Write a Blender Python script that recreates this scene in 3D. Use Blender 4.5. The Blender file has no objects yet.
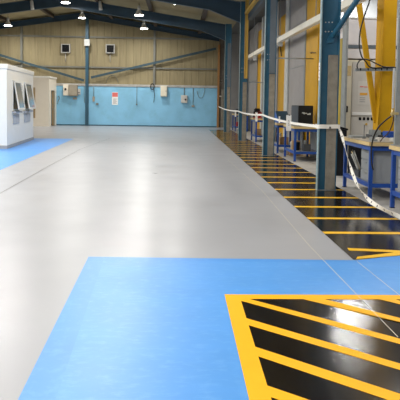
import bpy, bmesh, math, random
from mathutils import Vector, Matrix, noise
random.seed(7)
S = bpy.context.scene
C = S.collection
PI = math.pi
# ------------------------------------------------------------------ camera
F = 600.0; H = 1.6; PPY = 140.0; ROLL = 0.015
pitch = math.atan(0.0617); yaw = math.radians(2.0)
Fw = Vector((math.sin(yaw)*math.cos(pitch), math.cos(yaw)*math.cos(pitch), -math.sin(pitch)))
R0 = Vector((math.cos(yaw), -math.sin(yaw), 0)); U0 = R0.cross(Fw)
Rr = R0*math.cos(ROLL) + U0*math.sin(ROLL); Ur = U0*math.cos(ROLL) - R0*math.sin(ROLL)
EYE = Vector((0, 0, H))
cam_d = bpy.data.cameras.new('camera'); cam = bpy.data.objects.new('camera', cam_d); C.objects.link(cam)
cam_d.sensor_width = 36; cam_d.lens = F/400*36; cam_d.shift_y = (PPY-200)/400; cam_d.clip_end = 300; cam_d.clip_start = 0.05
m = Matrix((( Rr.x, Ur.x, -Fw.x, 0), (Rr.y, Ur.y, -Fw.y, 0), (Rr.z, Ur.z, -Fw.z, H), (0, 0, 0, 1)))
cam.matrix_world = m
S.camera = cam
def ray(px, py): return (Fw*F + Rr*(px-200) + Ur*(PPY-py)).normalized()
def G(px, py, z=0.0):                       # a place on the level z
    d = ray(px, py); return EYE + d*((z-H)/d.z)
def D(px, py, Y):                           # a place at distance Y
    d = ray(px, py); return EYE + d*(Y/d.y)
def XP(px, py, X):                          # a place on the plane x = X
    d = ray(px, py); return EYE + d*(X/d.x)

# ------------------------------------------------------------------ materials
def mat(name, col, rough=0.5, metal=0.0, var=0.12, scale=4.0, bump=0.0, bscale=60.0, spec=0.5, dirt=None, dirt_amt=0.0, dirt_scale=2.0, stretch=None, coat=0.0, rvar=0.0):
    M = bpy.data.materials.new(name); M.use_nodes = True
    N = M.node_tree.nodes; L = M.node_tree.links; b = N['Principled BSDF']
    b.inputs['Roughness'].default_value = rough; b.inputs['Metallic'].default_value = metal
    b.inputs['Specular IOR Level'].default_value = spec; b.inputs['Coat Weight'].default_value = coat
    tc = N.new('ShaderNodeTexCoord'); mp = N.new('ShaderNodeMapping'); L.new(tc.outputs['Object'], mp.inputs[0])
    if stretch: mp.inputs['Scale'].default_value = stretch
    nz = N.new('ShaderNodeTexNoise'); nz.inputs['Scale'].default_value = scale; nz.inputs['Detail'].default_value = 6
    L.new(mp.outputs[0], nz.inputs[0])
    rp = N.new('ShaderNodeValToRGB'); e = rp.color_ramp.elements
    e[0].position = 0.22; e[1].position = 0.78
    e[0].color = tuple(c*(1-var) for c in col)+(1,); e[1].color = tuple(min(1, c*(1+var)) for c in col)+(1,)
    L.new(nz.outputs[0], rp.inputs[0]); out = rp.outputs[0]
    if dirt:
        n2 = N.new('ShaderNodeTexNoise'); n2.inputs['Scale'].default_value = dirt_scale; n2.inputs['Detail'].default_value = 9; n2.inputs['Roughness'].default_value = .65
        L.new(mp.outputs[0], n2.inputs[0])
        r2 = N.new('ShaderNodeValToRGB'); r2.color_ramp.elements[0].position = .5; r2.color_ramp.elements[1].position = .72
        r2.color_ramp.elements[1].color = (dirt_amt,)*3+(1,); L.new(n2.outputs[0], r2.inputs[0])
        mx = N.new('ShaderNodeMix'); mx.data_type = 'RGBA'; L.new(r2.outputs[0], mx.inputs[0]); L.new(out, mx.inputs[6]); mx.inputs[7].default_value = tuple(dirt)+(1,)
        out = mx.outputs[2]
    L.new(out, b.inputs['Base Color'])
    if rvar:
        n4 = N.new('ShaderNodeTexNoise'); n4.inputs['Scale'].default_value = 1.3; n4.inputs['Detail'].default_value = 5; L.new(tc.outputs['Object'], n4.inputs[0])
        mr = N.new('ShaderNodeMapRange'); mr.inputs[1].default_value = .15; mr.inputs[2].default_value = .85
        mr.inputs[3].default_value = rough-rvar; mr.inputs[4].default_value = rough+rvar; L.new(n4.outputs[0], mr.inputs[0]); L.new(mr.outputs[0], b.inputs['Roughness'])
    if bump:
        n3 = N.new('ShaderNodeTexNoise'); n3.inputs['Scale'].default_value = bscale; n3.inputs['Detail'].default_value = 3; L.new(tc.outputs['Object'], n3.inputs[0])
        bp = N.new('ShaderNodeBump'); bp.inputs['Strength'].default_value = bump; bp.inputs['Distance'].default_value = .01
        L.new(n3.outputs[0], bp.inputs['Height']); L.new(bp.outputs[0], b.inputs['Normal'])
    return M
def emit(name, col, st):
    M = bpy.data.materials.new(name); M.use_nodes = True
    b = M.node_tree.nodes['Principled BSDF']; b.inputs['Base Color'].default_value = tuple(col)+(1,)
    b.inputs['Emission Color'].default_value = tuple(col)+(1,); b.inputs['Emission Strength'].default_value = st
    return M
M = {}
M['floor'] = mat('grey_floor_paint', (.36,.365,.385), .32, var=.05, scale=.6, bump=.01, bscale=12, rvar=.07)
M['side_floor'] = mat('bare_concrete', (.42,.40,.37), .6, var=.15, scale=3, bump=.1)
M['blue_floor'] = mat('blue_floor_paint', (.074,.29,.72), .38, var=.05, scale=1.2, bump=.03, bscale=30, dirt=(.18,.45,.84), dirt_amt=.3, dirt_scale=11, rvar=.04)
M['blue_inner'] = mat('worn_blue_floor_paint', (.088,.315,.74), .40, var=.06, scale=1.5, bump=.04, bscale=40, dirt=(.22,.50,.86), dirt_amt=.35, dirt_scale=9, stretch=(1,2.2,1), rvar=.05)
M['black_floor'] = mat('black_gritty_floor_paint', (.007,.005,.004), .13, var=.3, scale=30, bump=.05, bscale=160, rvar=.02, spec=.45)
M['yellow_floor'] = mat('yellow_floor_paint', (.95,.44,.001), .5, var=.04, scale=6, bump=.05, bscale=200, spec=.3)
M['worn_yellow'] = mat('worn_yellow_floor_paint', (.86,.49,.015), .4, var=.10, scale=6, bump=.05, bscale=200, spec=.35, dirt=(.35,.24,.03), dirt_amt=.35, dirt_scale=7)
M['joint_light'] = mat('pale_floor_joint', (.72,.68,.55), .5)
M['joint_dark'] = mat('dark_floor_joint', (.16,.15,.14), .7)
M['wall_blue'] = mat('blue_painted_blockwork', (.245,.54,.76), .6, var=.10, scale=1.4, bump=.15, bscale=8, dirt=(.19,.42,.55), dirt_amt=.6, dirt_scale=1.1)
M['cladding'] = mat('tan_wall_cladding', (.30,.25,.14), .75, var=.14, scale=1.3, stretch=(3,1,.25), dirt=(.17,.13,.07), dirt_amt=.7, dirt_scale=1.2)
M['roof'] = mat('cream_roof_lining', (.33,.28,.16), .75, var=.16, scale=1.5, dirt=(.2,.16,.09), dirt_amt=.6, dirt_scale=1.0)
M['sidewall'] = mat('grey_side_cladding', (.33,.32,.31), .7, var=.1, scale=1.2)
M['bayroof'] = mat('dark_grey_bay_lining', (.13,.13,.125), .8, var=.15)
M['ledge'] = mat('pale_ledge', (.46,.45,.42), .5, var=.2, scale=3)
M['navy'] = mat('dark_blue_steel_paint', (.018,.050,.085), .45, var=.2, scale=2)
M['teal'] = mat('teal_blue_steel_paint', (.016,.105,.185), .42, var=.18, scale=2.2, dirt=(.06,.15,.2), dirt_amt=.4, dirt_scale=5)
M['teal_edge'] = mat('worn_blue_highlight_paint', (.22,.33,.37), .45, var=.25, scale=9, dirt=(.45,.48,.46), dirt_amt=.7, dirt_scale=6)  # left flange colour: highlight painted in as a paler blue, plus worn patches
M['post_blue'] = mat('mid_blue_steel_paint', (.025,.085,.13), .5)
M['brace_blue'] = mat('dull_blue_brace_paint', (.03,.065,.085), .6)
M['girt'] = mat('grey_girt_steel', (.17,.17,.145), .6)
M['pad'] = mat('rough_grey_concrete', (.27,.245,.20), .85, var=.2, scale=7, bump=.5, bscale=30, dirt=(.17,.14,.11), dirt_amt=.6, dirt_scale=5)
M['purlin'] = mat('brown_purlin', (.07,.05,.035), .7)
M['white'] = mat('white_cabin_panel', (.90,.87,.79), .5, var=.02)
M['offwhite'] = mat('cream_panel', (.84,.76,.63), .5, var=.03)
M['plinth'] = mat('grey_plinth', (.38,.38,.38), .6)
M['frame_white'] = mat('white_window_frame', (.80,.79,.74), .4, var=.02)
M['glass'] = mat('window_glass', (.22,.23,.23), .08, var=.1, scale=1, spec=.8)
M['brown'] = mat('brown_blind', (.36,.25,.12), .6, var=.15)
M['greyvent'] = mat('pale_grey_panel', (.52,.54,.58), .5)
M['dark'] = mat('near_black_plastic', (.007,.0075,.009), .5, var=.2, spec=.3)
M['darkgrey'] = mat('dark_grey_plastic', (.05,.055,.065), .5)
M['yellow'] = mat('yellow_machine_paint', (.62,.33,.002), .5, var=.08, scale=1.2, spec=.3, dirt=(.46,.25,.004), dirt_amt=.6, dirt_scale=1.5)
M['cover'] = mat('grey_blue_cover_paint', (.13,.16,.19), .5, var=.15, scale=3)
M['cornerbrown'] = mat('brown_painted_steel', (.12,.10,.08), .6, var=.3, scale=3)
M['mustard'] = mat('mustard_paint', (.40,.29,.03), .5, var=.15, scale=2)
M['gold'] = mat('golden_steel_paint', (.62,.40,.08), .5, var=.12, scale=2)
M['panel'] = mat('mauve_grey_panel', (.32,.30,.29), .6, var=.10, scale=.9, dirt=(.25,.22,.2), dirt_amt=.5)
M['steel'] = mat('bare_grey_steel', (.30,.32,.32), .45, .3, var=.15, scale=8)
M['palesteel'] = mat('pale_grey_paint', (.55,.56,.54), .5, var=.15, scale=5)
M['beam_white'] = mat('white_beam_paint', (.86,.81,.68), .5, var=.05)
M['bench_blue'] = mat('bright_blue_steel_paint', (.014,.075,.36), .35, var=.12, scale=5)
M['ply'] = mat('plywood_edge', (.66,.50,.24), .6, var=.14, scale=8, stretch=(1,1,8))
M['benchtop'] = mat('worn_bench_surface', (.34,.30,.24), .55, var=.2, scale=6)
M['cabgrey'] = mat('grey_cabinet_steel', (.30,.32,.34), .5, var=.12, scale=3)
M['tape'] = mat('white_barrier_tape', (.86,.83,.76), .5, var=.04)
M['tapemark'] = mat('dark_print_on_tape', (.05,.05,.08), .5)
M['paper'] = mat('white_paper', (.88,.87,.84), .6, var=.02)
M['ink'] = mat('grey_ink', (.22,.22,.24), .6)
M['red'] = mat('red_paint', (.55,.05,.045), .45, var=.15)
M['signred'] = mat('red_sign_print', (.72,.16,.14), .5)
M['rubber'] = mat('black_rubber_hose', (.02,.018,.016), .5)
M['brownhose'] = mat('brown_hose', (.10,.055,.03), .5)
M['brass'] = mat('brass_valve', (.62,.48,.22), .35, .6)
M['tan'] = mat('tan_electrical_box', (.33,.29,.22), .5, var=.1)
M['cardboard'] = mat('brown_cardboard', (.34,.22,.12), .8, var=.15)
M['machine'] = mat('cream_machine_paint', (.78,.72,.57), .45, var=.05)
M['machgrey'] = mat('warm_grey_machine_paint', (.60,.57,.52), .5, var=.05)
M['machpale'] = mat('pale_grey_machine_panel', (.66,.63,.58), .5, var=.03)
M['machwhite'] = mat('white_machine_paint', (.80,.76,.76), .45, var=.03)
M['wood'] = mat('orange_brown_timber', (.33,.16,.05), .6, var=.2, scale=6, stretch=(4,4,.5))
M['shade'] = mat('white_enamel_lamp_shade', (.6,.6,.58), .35)
M['lamp'] = emit('lamp_glow', (1.0,.97,.92), 22)
M['orange'] = mat('orange_print', (.85,.42,.06), .5)

# ------------------------------------------------------------------ geometry helpers
def B(): return bmesh.new()
def box(bm, x0, x1, y0, y1, z0, z1, mi=0):
    vs = [bm.verts.new((x, y, z)) for z in (z0, z1) for x, y in ((x0,y0),(x1,y0),(x1,y1),(x0,y1))]
    for f in ((0,3,2,1),(4,5,6,7),(0,1,5,4),(1,2,6,5),(2,3,7,6),(3,0,4,7)):
        bm.faces.new([vs[i] for i in f]).material_index = mi
    return bm
def rbox(bm, x0, x1, y0, y1, z0, z1, r=.01, mi=0):
    t = bmesh.new(); box(t, x0, x1, y0, y1, z0, z1)
    bmesh.ops.bevel(t, geom=t.edges[:], offset=r, segments=2, affect='EDGES')
    merge(bm, t, mi=mi); return bm
def merge(bm, t, mtx=None, mi=0):
    if mtx: bmesh.ops.transform(t, matrix=mtx, verts=t.verts)
    mp = {v: bm.verts.new(v.co) for v in t.verts}
    for f in t.faces:
        nf = bm.faces.new([mp[v] for v in f.verts]); nf.material_index = mi or f.material_index; nf.smooth = f.smooth
    t.free()
def poly(bm, pts, z, mi=0):
    f = bm.faces.new([bm.verts.new((p[0], p[1], z)) for p in pts]); f.normal_update()
    if f.normal.z < 0: f.normal_flip()
    f.material_index = mi; return bm
def prism(bm, pts, axis, a, b, mi=0):        # outline extruded along an axis: pts are the two other coordinates
    def mk(p, c):
        return {'x': (c, p[0], p[1]), 'y': (p[0], c, p[1]), 'z': (p[0], p[1], c)}[axis]
    va = [bm.verts.new(mk(p, a)) for p in pts]; vb = [bm.verts.new(mk(p, b)) for p in pts]
    n = len(pts); fs = [bm.faces.new(va[::-1]), bm.faces.new(vb)]
    for i in range(n): fs.append(bm.faces.new((va[i], va[(i+1)%n], vb[(i+1)%n], vb[i])))
    for f in fs: f.material_index = mi
    return bm
def bar(bm, a, b, w, h, mi=0):               # square section bar between two places
    a = Vector(a); b = Vector(b); d = b-a; L = d.length; d.normalize()
    up = Vector((0,0,1)) if abs(d.z) < .95 else Vector((0,1,0))
    s = d.cross(up).normalized(); u = s.cross(d)
    t = bmesh.new(); box(t, -w/2, w/2, 0, L, -h/2, h/2)
    merge(bm, t, Matrix(((s.x,d.x,u.x,a.x),(s.y,d.y,u.y,a.y),(s.z,d.z,u.z,a.z),(0,0,0,1))), mi); return bm
def spline(pts, n=8):
    pts = [Vector(p) for p in pts]; out = []
    for i in range(len(pts)-1):
        p0 = pts[max(i-1,0)]; p1 = pts[i]; p2 = pts[i+1]; p3 = pts[min(i+2,len(pts)-1)]
        for k in range(n):
            t = k/n; out.append(.5*((2*p1)+(p2-p0)*t+(2*p0-5*p1+4*p2-p3)*t*t+(3*p1-p0-3*p2+p3)*t**3))
    out.append(pts[-1]); return out
def tube(bm, pts, r, seg=8, mi=0):
    pts = [Vector(p) for p in pts]; rings = []; prev = None
    for i, p in enumerate(pts):
        d = (pts[min(i+1,len(pts)-1)]-pts[max(i-1,0)]).normalized()
        if prev is None: s = d.cross(Vector((0,0,1)) if abs(d.z) < .9 else Vector((1,0,0))).normalized()
        else: s = (prev-d*prev.dot(d)).normalized()
        prev = s; u = d.cross(s); rr = r[i] if isinstance(r, (list, tuple)) else r
        rings.append([bm.verts.new(p+(s*math.cos(2*PI*k/seg)+u*math.sin(2*PI*k/seg))*rr) for k in range(seg)])
    for a, b in zip(rings, rings[1:]):
        for k in range(seg):
            f = bm.faces.new((a[k], a[(k+1)%seg], b[(k+1)%seg], b[k])); f.smooth = True; f.material_index = mi
    for rg, rev in ((rings[0], True), (rings[-1], False)):
        f = bm.faces.new(rg[::-1] if rev else rg); f.material_index = mi
    return bm
def lathe(bm, prof, c=(0,0,0), seg=16, axis='z', mi=0, cap=True):
    rings = []
    for r, h in prof:
        ring = []
        for k in range(seg):
            a = 2*PI*k/seg; x, y = r*math.cos(a), r*math.sin(a)
            p = {'z': (x, y, h), 'y': (x, h, y), 'x': (h, x, y)}[axis]
            ring.append(bm.verts.new((c[0]+p[0], c[1]+p[1], c[2]+p[2])))
        rings.append(ring)
    for a, b in zip(rings, rings[1:]):
        for k in range(seg):
            f = bm.faces.new((a[k], a[(k+1)%seg], b[(k+1)%seg], b[k])); f.smooth = True; f.material_index = mi
    if cap:
        bm.faces.new(rings[0][::-1]).material_index = mi; bm.faces.new(rings[-1]).material_index = mi
    return bm
def root_loc(o):
    v = Vector((0,0,0))
    while o: v += o.location; o = o.parent
    return v
def obj(name, bm, mats, parent=None, label=None, world=True):
    bmesh.ops.recalc_face_normals(bm, faces=bm.faces[:]) if len(bm.faces) > 1 else None
    if parent and world: bmesh.ops.translate(bm, verts=bm.verts, vec=-root_loc(parent))
    me = bpy.data.meshes.new(name); bm.to_mesh(me); bm.free()
    for mm in (mats if isinstance(mats, (list, tuple)) else [mats]): me.materials.append(mm if not isinstance(mm, str) else M[mm])
    o = bpy.data.objects.new(name, me); C.objects.link(o)
    if parent: o.parent = parent
    if label: o['label'] = label
    return o
def tag(o, label, cat, group=None, kind=None):
    o['label'] = label; o['category'] = cat
    if group: o['group'] = group
    if kind: o['kind'] = kind
    return o
def thing(name, label, cat, loc=(0,0,0), group=None, rz=0):
    o = bpy.data.objects.new(name, None); C.objects.link(o); o.location = loc; o.rotation_euler = (0,0,rz); o.empty_display_size = .1
    return tag(o, label, cat, group)
def struct(name, bm, mats, label, cat='structure'):
    o = obj(name, bm, mats); o['kind'] = 'structure'; o['label'] = label; o['category'] = cat; return o
def kids(o): return [c for c in bpy.data.objects if c.parent == o]
def copy_tree(o, loc=None, label=None, parent=None):
    c = o.copy(); C.objects.link(c)
    if parent: c.parent = parent
    for k in kids(o): copy_tree(k, parent=c)
    if loc is not None: c.location = loc
    if label: c['label'] = label
    return c

# ------------------------------------------------------------------ the hall
XC = 2.585; RX = -6.4; XL = -15.3; YB = 40.0; XR = 12.5; YN = -6.0
def rz_(x, top=0.0): return 6.71 - .15*abs(x-RX) + top
struct('floor', box(B(), XL-.3, XR+.3, YN, YB+.3, -.3, 0), 'floor', 'wide grey painted concrete floor running to the far wall', 'floor')
# bare concrete strip under the benches, beyond the striped walkway
b = B(); poly(b, [(3.1, 6.2), (XR, 6.2), (XR, YB), (3.1, YB)], .0015)
struct('trim_1', b, 'side_floor', 'bare grey concrete floor under the blue workbenches', 'floor')
# blue paint in the foreground
c1 = G(88.5, 257); c2 = G(17, 402); far = c1.y
b = B(); poly(b, [(c1.x, c1.y), (c2.x, c2.y), (c2.x+.06, 1.2), (7.0, 1.2), (7.0, 6.45), (3.3, 6.4), (G(400,255.5).x, G(400,255.5).y), (G(357,260.5).x, G(357,260.5).y)], .003)
poly(b, [(c1.x+.17, c1.y-.16), (c2.x+.20, c2.y), (c2.x+.22, 1.2), (7.0, 1.2), (7.0, c1.y-.16)], .0038, 1)
struct('trim_2', b, ['blue_floor', 'blue_inner'], 'large bright blue painted floor area in the foreground', 'floor marking')
# blue paint round the white cabin
b = B(); q = [G(-60,196), G(0,170.2), G(74,138.8), G(30,139.3), G(-5,139.3)]
q = [(p.x, p.y) for p in q]; q[3] = (-7.5, q[2][1]-.1); q[4] = (-13, q[2][1]-.1); q.append((-13, q[0][1]))
poly(b, q, .003)
struct('trim_3', b, 'blue_floor', 'blue painted floor strip in front of the white cabin', 'floor marking')
# hazard area: black field, yellow border and slanting yellow stripes
HX = G(224.5, 295).x; HY = G(224.5, 295).y; HXi = HX+.122; HYi = HY-.115
b = B(); poly(b, [(HX, HY), (6.0, HY), (6.0, 1.3), (HX, 1.3)], .0045)
poly(b, [(HX, HY), (6.0, HY), (6.0, HYi), (HXi, HYi), (HXi, 1.3), (HX, 1.3)], .006, 1)
def clip(pts, fn):                            # keep the side where fn >= 0
    out = []
    for i in range(len(pts)):
        p, q = pts[i], pts[(i+1) % len(pts)]; a, c = fn(p), fn(q)
        if a >= 0: out.append(p)
        if a*c < 0: t = a/(a-c); out.append((p[0]+(q[0]-p[0])*t, p[1]+(q[1]-p[1])*t))
    return out
# stripe edges seen in the photograph: upper edge then lower edge, each through two places
stripes = [((249.3, 299.6), (400, 339.5), (239, 301.0), (400, 345.0)),
           ((323.5, 299.6), (400, 318.7), (308, 301.0), (400, 322.8)),
           ((394.0, 299.8), (405, 302.6), (377.5, 299.6), (405, 306.1)),
           ((244.3, 318.3), (400, 364.5), (247.5, 325.7), (400, 371.0)),
           ((254.4, 347.3), (400, 394.8), (258.3, 357.3), (385, 400.0)),
           ((268.2, 386.8), (300, 397.8), (272.7, 398.8), (300, 408.4))]
def meets(p, q, x):                            # the line through two floor places, at x
    t = (x-p.x)/(q.x-p.x); return p.y+(q.y-p.y)*t
slopes = []
for u1, u2, l1, l2 in stripes:
    a, c, e, f = G(*u1), G(*u2), G(*l1), G(*l2)
    slopes.append(((c.y-a.y)/(c.x-a.x), (f.y-e.y)/(f.x-e.x), meets(a, c, HXi), meets(e, f, HXi)))
SL = sum(s[0]+s[1] for s in slopes)/(2*len(slopes))
st_mid = [(s[2]+s[3])/2 for s in slopes]
for (u1, u2, l1, l2) in stripes:
    a, c, e, f = G(*u1), G(*u2), G(*l1), G(*l2)
    X2 = 6.0
    P = [(HX, meets(a, c, HX)), (X2, meets(a, c, X2)), (X2, meets(e, f, X2)), (HX, meets(e, f, HX))]
    P = clip(P, lambda p: HYi+.01-p[1]); P = clip(P, lambda p: p[0]-HXi+.01); P = clip(P, lambda p: p[1]-1.3)
    if len(P) > 2: poly(b, P, .0063, 1)
# more stripes, right of the frame edge and nearer than it
k1 = G(400, 295).x
for off in (.75, 1.6):
    P = [(k1+off-.15, HYi+.01), (k1+off+.18, HYi+.01), (6.0, HYi+.01-(6.0-k1-off-.18)*.36), (6.0, HYi+.01-(6.0-k1-off+.15)*.36)]
    P = clip(P, lambda p: HYi+.01-p[1]); poly(b, P, .0063, 1)
for n in (1, 2):
    y0 = slopes[-1][2]-n*.42
    P = [(HXi-.01, y0), (6.0, y0+SL*(6.0-HXi)), (6.0, y0-.11+SL*(6.0-HXi)), (HXi-.01, y0-.11)]
    P = clip(P, lambda p: p[1]-1.3)
    if len(P) > 2: poly(b, P, .0063, 1)
struct('trim_4', b, ['black_floor', 'yellow_floor'], 'black floor area with yellow border and slanting yellow stripes, foreground', 'floor marking')
# striped walkway running along the columns
b = B(); WX0, WX1 = 1.82, 3.1
na = G(357, 260)
poly(b, [(WX0, na.y), (G(400,256).x, G(400,256).y), (3.25, 6.5), (WX1, 6.6), (WX1, YB-4.0), (WX0-.05, YB-4.0)], .0045)
for k in range(31):
    y = 6.42+.94*k
    if y > YB-4.3: break
    if k == 0:
        P = [G(347,248.4), G(402,251), G(402,253.2), G(349,251)]
        poly(b, [(p.x, p.y) for p in P], .006, 1); continue
    poly(b, [(WX0-.003*k*.5, y-.062), (WX1, y-.062), (WX1, y+.062), (WX0-.003*k*.5, y+.062)], .006, 1)
P = [G(356,259.6), G(357.5,257.2), G(403,251.8), G(403,255.6)]
poly(b, [(p.x, p.y) for p in P], .0062, 1)
struct('trim_5', b, ['black_floor', 'worn_yellow'], 'black floor walkway with yellow cross stripes along the blue columns', 'floor marking')
# joints in the floor
def joint(name, pts, w, m_, label):
    b = B(); g = [G(*p) for p in pts]
    for p, q in zip(g, g[1:]):
        d = Vector((q.x-p.x, q.y-p.y)).normalized(); n = Vector((-d.y, d.x))*w/2
        poly(b, [(p.x+n.x,p.y+n.y),(q.x+n.x,q.y+n.y),(q.x-n.x,q.y-n.y),(p.x-n.x,p.y-n.y)], .0075)
    struct(name, b, m_, label, 'floor joint')
joint('trim_6', [(228,160),(262,191),(310,247),(398,338)], .006, 'joint_light', 'thin pale joint line crossing the grey, blue and black floor')
joint('trim_7', [(357,262),(402,298)], .006, 'joint_light', 'short faint joint line in the blue floor at the right')
joint('trim_8', [(-3,195.5),(50,165.6),(80,149.5),(110,138.5)], .012, 'joint_dark', 'thin dark joint line in the grey floor beside the cabin')

# walls
b = B(); prism(b, [(XL,0),(XC+.5,0),(XC+.5,rz_(XC)+.75),(RX,rz_(RX)+.8),(XL,rz_(XL)+.8)], 'y', YB+.06, YB+.2)
x = XL+.2
while x < XC+.3:                                      # ribs of the cladding
    zt = rz_(x)+.7
    prism(b, [(x-.03,YB+.06),(x-.02,YB+.045),(x+.02,YB+.045),(x+.03,YB+.06)], 'z', 2.7, zt); x += .48
struct('wall_back', b, 'cladding', 'tall tan ribbed cladding of the far gable wall', 'wall')
b = B()
box(b, XL, XC+.1, YB-.2, YB+.05, 0, 2.66)
struct('wall_back_lower', b, 'wall_blue', 'blue painted blockwork along the foot of the far wall', 'wall')
b = B(); box(b, XL, XC+.1, YB-.26, YB+.05, 2.66, 2.75); box(b, XL, XC+.1, YB-.24, YB-.2, 2.60, 2.66)
struct('trim_9', b, 'ledge', 'pale ledge capping the blue wall', 'trim')
b = B(); box(b, XL, XC+.1, YB-.215, YB-.19, 0, .07)
struct('baseboard_back', b, 'post_blue', 'dark line along the foot of the blue wall', 'baseboard')
b = B(); box(b, XL-.2, XL, YN, YB+.2, 0, 6.2)
struct('wall_left', b, 'cladding', 'tan clad wall on the left of the hall', 'wall')
b = B(); box(b, XR, XR+.2, YN, YB+.2, 0, 6.2)
struct('wall_right', b, 'sidewall', 'grey far wall of the machine bay', 'wall')
b = B(); box(b, XC+.5, XR, YB, YB+.2, 0, 6.2)
struct('wall_side_bay', b, 'sidewall', 'grey end wall of the machine bay behind the columns', 'wall')
# roof
b = B(); Z0 = .80
prism(b, [(XL-.2, rz_(XL)+Z0-.03),(RX, rz_(RX)+Z0),(XC+.5, rz_(XC+.5)+Z0),(XC+.5, rz_(XC+.5)+Z0+.1),(RX, rz_(RX)+Z0+.1),(XL-.2, rz_(XL)+Z0+.07)], 'y', YN, YB+.2)
struct('ceiling', b, 'roof', 'cream lined pitched roof of the hall', 'ceiling')
b = B(); box(b, XC+.5, XR+.2, YN, YB+.2, 6.2, 6.3)
struct('ceiling_side_bay', b, 'bayroof', 'grey flat ceiling over the machine bay', 'ceiling')

# steel frames
frames = [11.05, 18.4, 25.75, 33.1]
names = ['nearest the camera, beside the drooping barrier tape', 'second from the camera, beside the black box', 'third from the camera, with a golden strip above its concrete', 'fourth from the camera, nearest the far wall']
def make_column(Y, tall=True):
    t = thing('steel_column', 'blue steel column', 'column', (XC, Y, 0), 'blue steel columns along the walkway')
    zt = 5.95
    b = B(); box(b, 0, .02, 0, .11, 0.012, zt); obj('flange', b, 'teal_edge', t, 'worn pale edge of the column, highlight painted in', world=False)
    b = B(); box(b, .02, .335, .05, .066, 0.012, zt); obj('web', b, 'teal', t, world=False)
    b = B(); box(b, .335, .355, 0, .11, 0.012, zt); obj('flange', b, 'teal', t, world=False)
    b = B(); box(b, -.012, .37, -.01, .12, 0, .012); obj('base_plate', b, 'steel', t, world=False)
    b = B(); rbox(b, .155, .334, -.004, .049, 0.014, 2.52, .006)
    rbox(b, .155, .334, .067, .108, 0.014, 2.52, .006); obj('concrete_pad', b, 'pad', t, 'rough grey concrete infill of the column', world=False)
    for z in (2.95, 3.12):
        b = B()
        for x_ in (.09, .15, .21): lathe(b, [(.013,-.012),(.013,0)], (x_, .05, z+.02*(x_-.1)), 6, 'y')
        obj('bolt', b, 'palesteel', t, world=False)
    return t
col0 = make_column(frames[0]); col0['label'] = 'blue steel column with concrete infill, '+names[0]
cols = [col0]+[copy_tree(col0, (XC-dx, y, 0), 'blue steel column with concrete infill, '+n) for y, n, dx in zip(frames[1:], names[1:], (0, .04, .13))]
for i_, (z0_, z1_) in ((1, (2.54, 5.4)), (3, (2.54, 4.9))):
    b = B(); rbox(b, .15, .333, .006, .048, z0_, z1_, .004); obj('cover_plate', b, 'cover', cols[i_], 'grey blue cover plate above the concrete', world=False)
corner = make_column(YB-.46)
for ch in kids(corner):
    if ch.name.startswith(('flange', 'web')): ch.data.materials[0] = M['cornerbrown']
corner.location.x = XC-.02
corner['label'] = 'brown steel column in the corner of the far wall'; 
def rafter_bm(zb, dep, haunch, w=.2):
    b = B(); pts = [(RX, zb)]
    def z(x): return zb-.15*abs(x-RX)
    right = [(1.25, z(1.25)), (XC-.002, z(1.25)-.52)] if haunch else [(XC-.002, z(XC))]
    left = [(-14.05, z(-14.05)), (-15.3, z(-14.05)-.52)] if haunch else [(-15.3, z(-15.3))]
    low = left[::-1]+[(RX, zb)]+right
    hi = [(XC-.002, z(XC)+dep), (RX, zb+dep), (-15.3, z(-15.3)+dep)]
    prism(b, low+hi, 'y', -.01, .01)
    for p, q in zip(low, low[1:]):
        bar(b, (p[0], 0, p[1]+.01), (q[0], 0, q[1]+.01), w, .022)
    for p, q in zip(hi, hi[1:]):
        bar(b, (p[0], 0, p[1]-.01), (q[0], 0, q[1]-.01), w, .022)
    return b
rb = rafter_bm(6.71, .55, True)
rlabels = ['dark blue haunched roof frame above the nearest column', 'dark blue haunched roof frame above the second column', 'dark blue haunched roof frame crossing the top of the view', 'dark blue haunched roof frame next before the gable']
r0 = None
for y, l in zip(frames, rlabels):
    if r0 is None:
        r0 = obj('roof_rafter', rb, 'navy'); r0.location = (0, y+.055, 0); tag(r0, l, 'roof beam', 'roof frames across the hall')
    else:
        c = r0.copy(); C.objects.link(c); c.location = ({25.75: -.04, 33.1: -.13}.get(y, 0), y+.055, 0); c['label'] = l
g = obj('gable_rafter', rafter_bm(7.02, .36, False, .14), 'navy'); g.location = (0, YB-.12, 0)
tag(g, 'dark blue sloping beam against the top of the tan gable wall', 'roof beam')
for i, (x, w) in enumerate(((1.2,'right of the ridge, nearest the columns'),(-1.65,'right of the ridge, middle one'),(-4.5,'right of the ridge, next to it'),(-8.3,'left of the ridge, next to it'),(-11.1,'left of the ridge, middle one'),(-13.9,'left of the ridge, nearest the eaves'))):
    z = rz_(x)+.55
    b = B(); box(b, x-.07, x+.07, YN+1, YB-.25, z+.01, z+.24)
    box(b, x-.07, x+.14, YN+1, YB-.25, z+.0, z+.02)
    for y in frames: box(b, x-.09, x+.09, y+.0, y+.17, z-.0, z+.2)
    tag(obj('purlin', b, 'purlin'), 'brown roof purlin '+w, 'purlin', 'brown purlins under the roof')
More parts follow.
